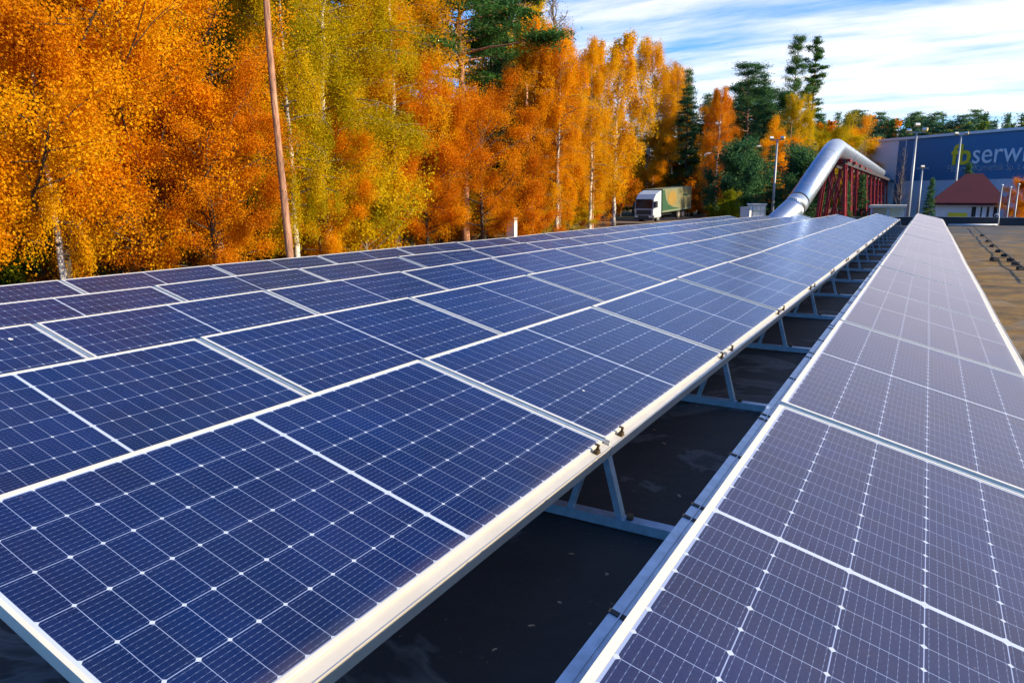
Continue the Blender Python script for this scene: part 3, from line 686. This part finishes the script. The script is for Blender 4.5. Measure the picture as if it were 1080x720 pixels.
# ------------------------------------------------------------------ the lorry
def lorry():
    p = ray(679, 232, d=84); base = Vector((p.x, p.y, CAM.z - 2.95))
    o = empty('lorry', base); o.scale = (.94, .94, .94); o.rotation_euler = (R(3.2), 0, R(-9))   # local +y runs back along the lorry
    tag(o, 'white cabbed lorry with a cream and green box body parked by the forest', 'lorry')
    W2 = 1.25
    b = MB(); b.prism([(0.0, .55), (.0, 1.55), (.18, 2.75), (.75, 3.35), (2.1, 3.75), (2.1, .55)], -W2, W2, Matrix(((0, 1, 0, 0), (1, 0, 0, 0), (0, 0, 1, 0), (0, 0, 0, 1))))
    cb = b.build('cab', M['truckwhite'], o, bevel=.07)
    b = MB(); Mx = Matrix.Translation((0, .075, 2.15)) @ Euler((R(-8.5), 0, 0)).to_matrix().to_4x4(); b.box(-1.12, 1.12, -.03, .03, -.48, .50, Mx); b.build('windscreen', M['glassdark'], o)
    b = MB(); b.box(-1.0, 1.0, -.035, .02, .95, 1.50)
    for r_ in range(4): b.box(-.95, .95, -.05, -.036, 1.0 + .13 * r_, 1.05 + .13 * r_)
    b.build('grille', M['truckdark'], o)
    b = MB(); b.box(-1.27, 1.27, -.12, .3, .38, .85); b.build('bumper', M['truckdark'], o, bevel=.04)
    b = MB(); b.box(-1.1, 1.1, -.16, .10, 2.68, 2.80); b.build('sun_visor', M['truckdark'], o)
    for sx in (-1, 1):
        b = MB(); b.box(sx * .95 - .22, sx * .95 + .22, -.14, -.05, .62, .82); b.build('headlight', M['white'], o)
        b = MB(); b.box(sx * 1.40 - .13, sx * 1.40 + .13, .12, .24, 1.75, 2.5); b.bar((sx * 1.22, .2, 2.3), (sx * 1.35, .2, 2.3), .05); b.build('mirror', M['truckdark'], o)
        b = MB(); b.box(sx * 1.252 - .006, sx * 1.252 + .006, .35, 1.15, 1.75, 2.5); b.build('side_window', M['glassdark'], o)
    b = MB(); b.box(-.5, .5, .2, 10.2, .62, .9); b.build('chassis', M['truckdark'], o)
    b = MB(); b.box(-W2, W2, 2.35, 10.4, 1.02, 3.85); bx = b.build('box_body', M['curtain'], o)
    b = MB(); b.box(W2 + .002, W2 + .012, 2.36, 3.0, 1.25, 3.7); b.prism([(3.0, 1.25), (7.4, 1.25), (5.2, 1.55), (3.9, 1.95), (3.3, 2.6), (3.0, 3.5)], W2 + .002, W2 + .012, Matrix(((0, 1, 0, 0), (1, 0, 0, 0), (0, 0, 1, 0), (0, 0, 0, 1)))); b.box(W2 + .002, W2 + .012, 7.9, 9.7, 2.75, 3.0); b.build('print', M['green'], bx)
    b = MB(); ang = [k * math.pi / 10 for k in range(20)]
    b.prism([(5.0 + 1.15 * math.cos(a), 2.65 + .85 * math.sin(a)) for a in ang], W2 + .013, W2 + .02, Matrix(((0, 1, 0, 0), (1, 0, 0, 0), (0, 0, 1, 0), (0, 0, 0, 1)))); b.build('print', M['orange_print'], bx)
    b = MB(); b.box(W2 + .002, W2 + .014, 2.36, 10.38, 1.03, 1.22); b.box(W2 + .002, W2 + .02, 2.36, 10.38, 3.72, 3.84); b.box(W2 + .002, W2 + .02, 6.6, 6.7, 1.23, 3.7); b.build('trim', M['palestripe'], bx)
    b = MB(); b.box(-W2 + .05, W2 - .05, 2.3, 2.348, 1.1, 3.8); b.build('front_panel', M['green'], bx)
    for yv in (1.35, 6.9, 8.2):
        for sx in (-1, 1):
            wl = MB(); wl.tube([(sx * 1.22, yv, .5), (sx * .92, yv, .5)], .5, 20); wv = wl.build('wheel', M['tyre'], o)
            wl = MB(); wl.tube([(sx * 1.235, yv, .5), (sx * 1.222, yv, .5)], .28, 16); wl.build('rim', M['rim'], wv)
lorry()

# ------------------------------------------------------------------ trees
def leaves_mesh(name, P, size, aspect, rs, tint=None, up=.35, droop=False):
    n = len(P)
    nrm = rs.normal(size=(n, 3)); nrm[:, 2] = np.abs(nrm[:, 2]) * (.6 + up); nrm /= np.linalg.norm(nrm, axis=1)[:, None]
    a = rs.normal(size=(n, 3))
    if droop: a[:, 2] -= 1.2
    a -= (a * nrm).sum(1)[:, None] * nrm; a /= np.linalg.norm(a, axis=1)[:, None] + 1e-9
    b = np.cross(nrm, a); s = size * rs.uniform(.6, 1.35, size=(n, 1))
    V = np.empty((n, 4, 3)); V[:, 0] = P - a * s * .5; V[:, 1] = P + b * s * .5 * aspect + nrm * s * .08; V[:, 2] = P + a * s * .5; V[:, 3] = P - b * s * .5 * aspect + nrm * s * .08
    me = bpy.data.meshes.new(name); me.vertices.add(n * 4); me.vertices.foreach_set('co', V.astype(np.float32).ravel())
    me.loops.add(n * 4); me.loops.foreach_set('vertex_index', np.arange(n * 4, dtype=np.int32))
    me.polygons.add(n); me.polygons.foreach_set('loop_start', np.arange(0, n * 4, 4, dtype=np.int32)); me.polygons.foreach_set('loop_total', np.full(n, 4, np.int32))
    me.update(calc_edges=True)
    at = me.attributes.new('tint', 'FLOAT', 'FACE')
    tv = np.clip(rs.normal(.5, .2, n) if tint is None else tint, 0, 1).astype(np.float32); at.data.foreach_set('value', tv)
    return me

def grow(kind, seed, H, Rc, nleaf, lsize):
    """returns (trunk mesh, crown mesh) with the base at the origin"""
    rs = np.random.default_rng(seed); mb = MB(); segs = []      # segs: (p0, p1, weight, spread)
    lean = rs.normal(0, .015, 2) * H
    npt = 20; tp = []
    for i in range(npt + 1):
        f = i / npt; jit = Vector((rs.normal(0, .0016), rs.normal(0, .0016), 0)) * H * (i > 0); tp.append(jit + Vector((lean[0] * f * f + .012 * H * math.sin(f * 5 + seed) * f * (kind != 'spruce'), lean[1] * f * f + .010 * H * math.cos(f * 4 + seed) * f * (kind != 'spruce'), H * f)))
    tr = {'oak': .014, 'birch': .0095, 'pine': .0105, 'spruce': .010, 'bush': .010, 'bare': .009}[kind] * H
    mb.tube(tp, [(tr * (1.25 if i == 0 else 1) * (1 - .93 * i / npt) + .008) * rs.uniform(.94, 1.07) for i in range(npt + 1)], 9)
    def tpos(f):
        f = min(.999, f) * npt; i = int(f); return tp[i].lerp(tp[i + 1], f - i)
    cfg = {'oak': (.16, .97, 46), 'birch': (.22, .98, 60), 'pine': (.55, .99, 40), 'spruce': (.08, .985, 90), 'bush': (.05, .95, 34), 'bare': (.30, .98, 46)}[kind]
    for j in range(cfg[2]):
        f = cfg[0] + (cfg[1] - cfg[0]) * ((j + rs.uniform(0, .9)) / cfg[2]); t = (f - cfg[0]) / (cfg[1] - cfg[0])
        az = j * 2.399 + rs.normal(0, .35)
        if kind == 'oak': L = Rc * (math.sin(math.pi * (.18 + .80 * t)) ** .7) * min(1.5, rs.lognormal(-.12, .36)); ele = .15 + .75 * t
        elif kind == 'birch': L = Rc * (.35 + .65 * math.sin(math.pi * (.12 + .86 * t))) * rs.uniform(.55, 1.1); ele = .55 + .35 * t
        elif kind == 'pine': L = Rc * (1 - .72 * t ** 1.4) * min(1.5, rs.lognormal(-.25, .45)); ele = .05 + .55 * t
        elif kind == 'spruce': L = Rc * (1.02 - t) * rs.uniform(.7, 1.1); ele = -.12 + .35 * t
        elif kind == 'bush': L = Rc * (math.sin(math.pi * (.3 + .65 * t)) ** .6) * rs.uniform(.6, 1.15); ele = .5 + .6 * t
        else: L = Rc * (1 - .75 * t) * rs.uniform(.6, 1.1); ele = .75 + .3 * t
        ltint = rs.normal(0, .16)
        p0 = tpos(f); d = Vector((math.cos(az) * math.cos(ele), math.sin(az) * math.cos(ele), math.sin(ele)))
        pts = [p0]; dd = d.copy(); nseg = 5
        for k in range(nseg):
            bend = {'oak': .10, 'birch': -.22, 'pine': .06, 'spruce': -.03, 'bush': .05, 'bare': .12}[kind]
            dd = (dd + Vector((rs.normal(0, .16), rs.normal(0, .16), bend + rs.normal(0, .10)))).normalized()
            pts.append(pts[-1] + dd * (L / nseg))
        r0 = max(.010, tr * (.42 - .28 * t)) ; mb.tube(pts, [r0 * (1 - .85 * k / nseg) + .004 for k in range(nseg + 1)], 5, caps=False)
        if kind == 'bare' and H < 10 and j % 2: continue
        nsub = 3 if kind == 'bare' and H < 10 else {'oak': 7, 'birch': 8, 'pine': 7, 'spruce': 5, 'bush': 6, 'bare': 9}[kind]
        for k in range(nsub):
            fk = rs.uniform(.3, 1.0) * nseg * .999; i_ = int(fk); q0 = pts[i_].lerp(pts[i_ + 1], fk - i_)
            sd_ = (dd + Vector(rs.normal(0, .75, 3))).normalized()
            if kind in ('pine', 'spruce'): sd_.z *= .35; sd_.normalize()
            sl_ = L * rs.uniform(.18, .42); q1 = q0 + sd_ * sl_
            mb.tube([q0, q0.lerp(q1, .5) + Vector(rs.normal(0, .04, 3)) * sl_, q1], [r0 * .32 + .003, r0 * .2 + .003, .003], 3, caps=False)
            if kind == 'birch':
                for h_ in range(3):
                    s0 = q0.lerp(q1, rs.uniform(.3, 1)); hl = rs.uniform(.5, 1.9) * H / 18
                    segs.append((s0, s0 + Vector((rs.normal(0, .10), rs.normal(0, .10), -1)) * hl, hl, .13 * H / 18, ltint))
                segs.append((q0, q1, sl_, .22 * H / 18, ltint))
            elif kind == 'bare':
                for h_ in range(3):
                    s0 = q0.lerp(q1, rs.uniform(.2, 1)); s1 = s0 + (sd_ + Vector(rs.normal(0, .6, 3))).normalized() * sl_ * .7
                    mb.tube([s0, s1], [.008, .003], 3, caps=False)
                segs.append((q0, q1, sl_, .25, ltint))
            elif kind == 'pine': segs.append((q0.lerp(q1, .25), q1, sl_ + .2, .10 * Rc, ltint))
            elif kind == 'spruce': segs.append((q0, q1, sl_ + .1, .07 * Rc, ltint))
            else: segs.append((q0.lerp(q1, .3), q1 + sd_ * .15, sl_ + .1, .062 * Rc, ltint))
    W_ = np.array([s[2] for s in segs]); W_ *= rs.lognormal(0, .85, len(W_)); cnt = rs.multinomial(nleaf, W_ / W_.sum())
    idx = np.repeat(np.arange(len(segs)), cnt)
    p0 = np.array([tuple(s[0]) for s in segs])[idx]; p1 = np.array([tuple(s[1]) for s in segs])[idx]; sp = np.array([s[3] for s in segs])[idx]
    tt = rs.uniform(0, 1, (nleaf, 1)); g_ = rs.normal(0, 1, (nleaf, 3)) * sp[:, None]
    if kind in ('pine', 'spruce'): g_[:, 2] *= .40; g_[:, :2] *= 1.2
    P = p0 + (p1 - p0) * tt + g_
    tint = np.clip((.5 + np.array([s[4] for s in segs]) + rs.normal(0, .13, len(segs)))[idx] + rs.normal(0, .13, nleaf), 0, 1)
    asp = {'oak': .75, 'birch': .75, 'pine': .22, 'spruce': .26, 'bush': .7, 'bare': .5}[kind]
    cm = leaves_mesh('crown', P, lsize, asp, rs, tint, .5 if kind in ('pine', 'spruce') else .25, kind == 'birch')
    tm = mb.mesh('trunk', None); ntr = 9 * npt; mi = np.ones(len(tm.polygons), np.int32); mi[:ntr + 2] = 0
    tm.materials.append(None); tm.materials.append(None); tm.polygons.foreach_set('material_index', mi)
    return tm, cm

ARCH = {
 'oak1': (('oak', 1, 12.0, 4.6, 170000, .074), 'oak'), 'oak2': (('oak', 2, 10.0, 4.0, 125000, .074), 'oak'),
 'birch1': (('birch', 3, 20.0, 4.2, 150000, .074), 'birch'), 'birch2': (('birch', 4, 18.0, 3.3, 100000, .080), 'birch'), 'birch3': (('birch', 5, 17.0, 3.0, 40000, .12), 'birch'),
 'pine1': (('pine', 6, 22.0, 3.4, 26000, .26), 'pine'), 'pine2': (('pine', 7, 20.0, 1.9, 13000, .28), 'pine'),
 'spruce1': (('spruce', 8, 18.0, 3.2, 26000, .26), 'oak'), 'spruce2': (('spruce', 9, 5.0, 1.1, 9000, .14), 'oak'),
 'bush1': (('bush', 10, 4.0, 2.6, 30000, .09), 'grey'), 'bush2': (('bush', 12, 7.0, 4.2, 26000, .18), 'grey'),
 'bare1': (('bare', 13, 18.0, 2.6, 2500, .07), 'grey'), 'bare2': (('bare', 14, 9.0, 2.0, 60, .06), 'grey'),
 'farA': (('pine', 15, 20.0, 3.4, 5200, .55), 'pine'), 'farB': (('oak', 16, 16.0, 4.4, 5200, .48), 'grey'), 'farC': (('spruce', 17, 20.0, 3.4, 5200, .55), 'oak'),
}
CACHE = {}
def arch(k):
    if k not in CACHE: CACHE[k] = (grow(*ARCH[k][0]), ARCH[k][1], ARCH[k][0][2])
    return CACHE[k]
def tree(k, x, y, H, leaf, label, name, rz=None, wide=1.0, lean=(0, 0), group=None, cat='tree', bk=None):
    (tm, cm), bark_, H0 = arch(k); s = H / H0
    o = tag(empty(name, (x, y, gz(x, y) - .1)), label, cat, group)
    o.rotation_euler = (lean[0], lean[1], random.uniform(0, 6.28) if rz is None else rz); o.scale = (s * wide, s * wide, s)
    for nm, me, m in (('trunk', tm, BK[bk or bark_]), ('crown', cm, LF[leaf])):
        c_ = inst(nm, me, o)
        if not me.materials: me.materials.append(None)
        for q_, sl in enumerate(c_.material_slots): sl.link = 'OBJECT'; sl.material = m if q_ == 0 or bark_ != 'birch' else BK['grey']
def at(px, d):
    p = ray(px, 207, d=d); return p.x, p.y
def T(k, px, d, H, leaf, label, name, **kw):
    x, y = at(px, d); tree(k, x, y, H, leaf, label, name, **kw)

# the forest edge on the left, from the near end to the lorry
T('birch2', 60, 20.6, 12, 'gold', 'leaning white trunked birch in front of the leftmost big oak', 'birch_tree', lean=(R(-2), R(-4.5)), wide=.75, rz=.3)
T('oak1', 60, 21.5, 10.8, 'orange', 'big orange oak filling the left edge of the forest', 'oak_tree')
T('oak2', -70, 22, 10, 'orange', 'orange oak at the very left edge of the photo', 'oak_tree')
T('oak2', 145, 23, 8.8, 'orange', 'bushy orange oak right of the leftmost big oak', 'oak_tree')
T('oak2', 222, 22.5, 5.6, 'rust', 'small rust orange oak left of the bare pine trunk', 'oak_tree')
T('birch2', 130, 28, 13, 'orange', 'tall orange tree rising behind the leftmost big oak', 'birch_tree', wide=1.3)
T('birch1', 228, 27, 12.5, 'green', 'tall green tree behind the oaks at upper left', 'birch_tree', wide=1.15)
T('birch2', 190, 29, 13.5, 'green', 'pale green slender tree between orange oak and pine trunk', 'birch_tree', wide=1.3)
x, y = at(304, 20.3)
tree('pine1', x, y, 25, 'pine', 'leaning pine with a bare orange brown trunk at the forest edge', 'pine_tree', rz=0.4, wide=.40, lean=(R(-1.5), R(-3.2)))
T('birch2', 309, 25, 12, 'lime', 'thin white birch just right of the bare pine trunk', 'birch_tree', wide=.9)
T('birch1', 345, 29, 13.8, 'lime', 'large drooping yellow green birch right of the bare pine trunk', 'birch_tree', wide=1.5)
T('birch1', 416, 36, 15.5, 'gold', 'golden drooping birch between the yellow birch and the pine', 'birch_tree', wide=1.25)
T('oak2', 335, 28, 5.5, 'orange', 'low orange tree under the yellow green birch', 'oak_tree')
T('bush1', 385, 30, 4.4, 'lime', 'yellow green bush under the golden birch', 'bush', cat='bush')
T('pine1', 492, 40, 17.5, 'pine', 'dark green pine with a layered crown in the orange forest edge', 'pine_tree', wide=1.35)
T('oak2', 450, 36, 7.2, 'rust', 'rust orange tree left below the dark green pine', 'oak_tree')
T('oak2', 508, 37.5, 7.6, 'rust', 'rust orange tree right below the dark green pine', 'oak_tree')
T('birch3', 562, 46, 13.6, 'orange', 'slender orange birch right of the dark green pine', 'birch_tree')
T('bare1', 590, 47, 17.0, 'twig', 'nearly bare tall tree above the orange birches', 'bare_tree', wide=1.35)
T('birch2', 588, 45, 13.2, 'orange', 'orange birch with a clean white trunk under the bare tree', 'birch_tree')
T('birch2', 622, 56, 14.5, 'gold', 'orange gold birch left of the group above the lorry', 'birch_tree')
T('birch3', 648, 72, 18, 'gold', 'golden birch in the middle of the group above the lorry', 'birch_tree', wide=1.1)
T('birch2', 683, 110, 25, 'gold', 'golden birch at the top of the group above the lorry', 'birch_tree', wide=1.1)
T('birch1', 706, 113, 22, 'gold', 'broad golden birch at the right end of the group above the lorry', 'birch_tree')
T('oak2', 694, 109, 11, 'orange', 'bright orange tree directly behind the lorry', 'oak_tree')
T('bush1', 560, 41, 3.2, 'rust', 'low rust coloured bush by the small pale cabinet', 'bush', cat='bush')
# dark trees right of the lorry
T('spruce1', 722, 108, 20.5, 'dark', 'dark spruce top right of the golden birches', 'spruce_tree')
T('birch2', 755, 96, 16.2, 'rust', 'rust coloured birch standing before dark spruces', 'birch_tree', wide=1.1)
T('pine1', 785, 112, 21.5, 'dark', 'tall dark pine right of the rust coloured birch', 'pine_tree', wide=1.4)
T('spruce1', 803, 108, 20.0, 'dark', 'dark green spruce left of the yellow birch', 'spruce_tree', wide=1.2)
for px_, d_, H_, k_ in ((712, 124, 20.5, 'pine1'), (738, 121, 19, 'spruce1'), (750, 126, 18.5, 'pine1'), (762, 116, 17, 'spruce1'), (778, 122, 21, 'spruce1'), (792, 119, 18.5, 'pine1'), (806, 124, 19.5, 'pine1'), (818, 117, 18.5, 'spruce1'), (730, 112, 13, 'spruce1'), (786, 104, 13, 'spruce1'), (748, 108, 11, 'spruce1'), (824, 108, 13, 'spruce1'), (808, 100, 9, 'spruce1')):
    T(k_, px_, d_, H_, 'dark', 'dark evergreen in the group between golden birches and the pipe', 'pine_tree' if k_ == 'pine1' else 'spruce_tree', wide=1.45, group='dark evergreens behind the lorry')
T('spruce1', 770, 118, 20.0, 'dark', 'dark spruce between rust birch and tall dark pine', 'spruce_tree', wide=1.2)
T('birch2', 836, 98, 15.8, 'lime', 'yellow green birch below the two tall pines', 'birch_tree', wide=1.0)
T('pine1', 829, 104, 23.5, 'pine', 'tall thin pine, left one of the pair against the sky', 'pine_tree', wide=.55)
T('pine2', 849, 106, 23.8, 'pine', 'tall thin pine, right one of the pair against the sky', 'pine_tree', wide=.85)
T('bush2', 776, 72, 7.0, 'dark', 'dark green bushy tree right of the lorry', 'bush', cat='bush')
T('spruce1', 808, 74, 8.4, 'dark', 'dark conifer behind the left floodlight mast', 'spruce_tree', wide=1.5)
T('bush2', 842, 76, 6.8, 'dark', 'dark bush behind the low end of the big pipe', 'bush', cat='bush')
T('oak2', 815, 92, 9.6, 'orange', 'orange tree behind the left floodlight mast', 'oak_tree')
T('bush2', 770, 66, 3.2, 'green', 'low yellow green bush beside the cream cabin', 'bush', cat='bush')
T('oak2', 868, 112, 11.5, 'lime', 'yellow green tree behind the climbing pipe', 'oak_tree')
T('oak2', 893, 122, 12.0, 'orange', 'round orange tree right of the pipe bend', 'oak_tree')
T('oak1', 845, 120, 12.0, 'green', 'green tree behind the yellow birch and the pipe', 'oak_tree')
T('spruce2', 908, 62, 5.2, 'dark', 'small dark conifer among the red trestles', 'conifer')
T('spruce2', 893, 55, 4.6, 'dark', 'small dark conifer under the pipe near its bend', 'conifer')
T('spruce2', 981, 63, 4.9, 'dark', 'slim dark conifer left of the white gatehouse', 'conifer', wide=.8)
T('spruce2', 1019, 80, 6.6, 'dark', 'dark conifer tip showing above the maroon roof', 'conifer')
T('bare2', 950, 72, 7.6, 'twig', 'bare thin tree before the pale warehouse wall', 'bare_tree')
T('oak2', 1082, 66, 4.4, 'rust', 'small orange tree right of the gatehouse by the flag poles', 'oak_tree')
# understory bushes at the foot of the forest edge
ub = random.Random(8)
for n_ in range(46):
    px = -60 + n_ * 15.5 + ub.uniform(-5, 5); azv = YAW + math.atan((px - 540) / FOC); d = 22.5 / max(.25, -math.sin(azv)) + ub.uniform(.5, 6)
    if 625 < px: continue
    lf = ub.choice(['rust', 'orange', 'rust', 'lime', 'green']); w_ = {'rust': 'rust coloured', 'orange': 'orange', 'lime': 'yellow green', 'green': 'green'}[lf]
    T('bush1', px, d, ub.uniform(2.2, 3.6), lf, 'low %s bush at the foot of the forest edge' % w_, 'bush', group='%s bushes at the forest edge' % w_, cat='bush', wide=ub.uniform(.9, 1.3))
for px_, d_, H_, lf_, k_ in ((636, 88, 6, 'rust', 'bush2'), (655, 104, 6.5, 'rust', 'bush2'), (668, 112, 7, 'green', 'bush2'), (742, 106, 6, 'rust', 'bush2'), (726, 110, 7, 'green', 'bush2')):
    T(k_, px_, d_, H_, lf_, 'dense %s thicket under the trees near the lorry' % ('rust coloured' if lf_ == 'rust' else 'green'), 'bush', cat='bush', group='%s thickets near the lorry' % lf_)
for px_, d_, H_ in ((640, 118, 15), (655, 124, 17), (668, 128, 15), (690, 130, 16), (625, 110, 14)):
    T('spruce1', px_, d_, H_, 'dark', 'dark spruce deep behind the lorry and golden birches', 'spruce_tree', cat='tree', wide=1.4, group='dark spruces behind the golden birches')
# deep forest behind the edge
fr_ = random.Random(3); deep = []
for off_ in (6, 12, 19, 28, 40):
    px = -190.0
    while px < 720:
        azv = YAW + math.atan((px - 540) / FOC)
        d0 = 21.5 / max(.25, -math.sin(azv)); d = d0 + off_ * 1.15 + fr_.uniform(-2, 2)
        deep.append((px + fr_.uniform(-14, 14), d, off_)); px += (34 + off_ * 1.0) * (1.25 if px < 0 else 1) * 30 / (d0 * .5 + 12)
kinds = [('pine2', 'pine', 'pine_tree', 'slim pine among the trunks inside the forest', 22), ('birch3', 'gold', 'birch_tree', 'golden birch inside the forest behind the edge trees', 18),
         ('birch3', 'orange', 'birch_tree', 'orange birch inside the forest behind the edge trees', 17), ('spruce1', 'dark', 'spruce_tree', 'dark spruce inside the forest behind the edge trees', 18),
         ('birch3', 'lime', 'birch_tree', 'yellow green birch inside the forest behind the edge trees', 19), ('oak2', 'rust', 'oak_tree', 'rust coloured low tree inside the forest behind the edge trees', 8)]
for n_, (px, d, of) in enumerate(deep):
    if px > 632 and d < 112: continue
    k = kinds[fr_.choice([0, 1, 2, 3, 4, 5, 0, 3, 5] if of < 25 else [0, 3, 3, 0, 1])]
    lim = 3.4 + .33 * d if px < 470 else 19 if px < 560 else 14.5 if px < 640 else 15.5
    T(k[0], px, d, min(k[4] * fr_.uniform(.85, 1.15), lim), k[1], k[3], k[2], group=k[3].split(' behind')[0].replace('birch', 'birches').replace('pine', 'pines').replace('spruce', 'spruces').replace('tree ', 'trees '), wide=fr_.uniform(.9, 1.2))
# far woods on the right
for n_ in range(120):
    px = 838 + 290 * (n_ / 120) + fr_.uniform(-4, 4); d = fr_.uniform(190, 270) - (px - 838) * .1
    top = 126 + (px - 838) * .015 + fr_.uniform(-12, 14) + (8 if px < 870 else 0)
    x, y = at(px, d); H = ray(px, top, d=d).z - gz(x, y)
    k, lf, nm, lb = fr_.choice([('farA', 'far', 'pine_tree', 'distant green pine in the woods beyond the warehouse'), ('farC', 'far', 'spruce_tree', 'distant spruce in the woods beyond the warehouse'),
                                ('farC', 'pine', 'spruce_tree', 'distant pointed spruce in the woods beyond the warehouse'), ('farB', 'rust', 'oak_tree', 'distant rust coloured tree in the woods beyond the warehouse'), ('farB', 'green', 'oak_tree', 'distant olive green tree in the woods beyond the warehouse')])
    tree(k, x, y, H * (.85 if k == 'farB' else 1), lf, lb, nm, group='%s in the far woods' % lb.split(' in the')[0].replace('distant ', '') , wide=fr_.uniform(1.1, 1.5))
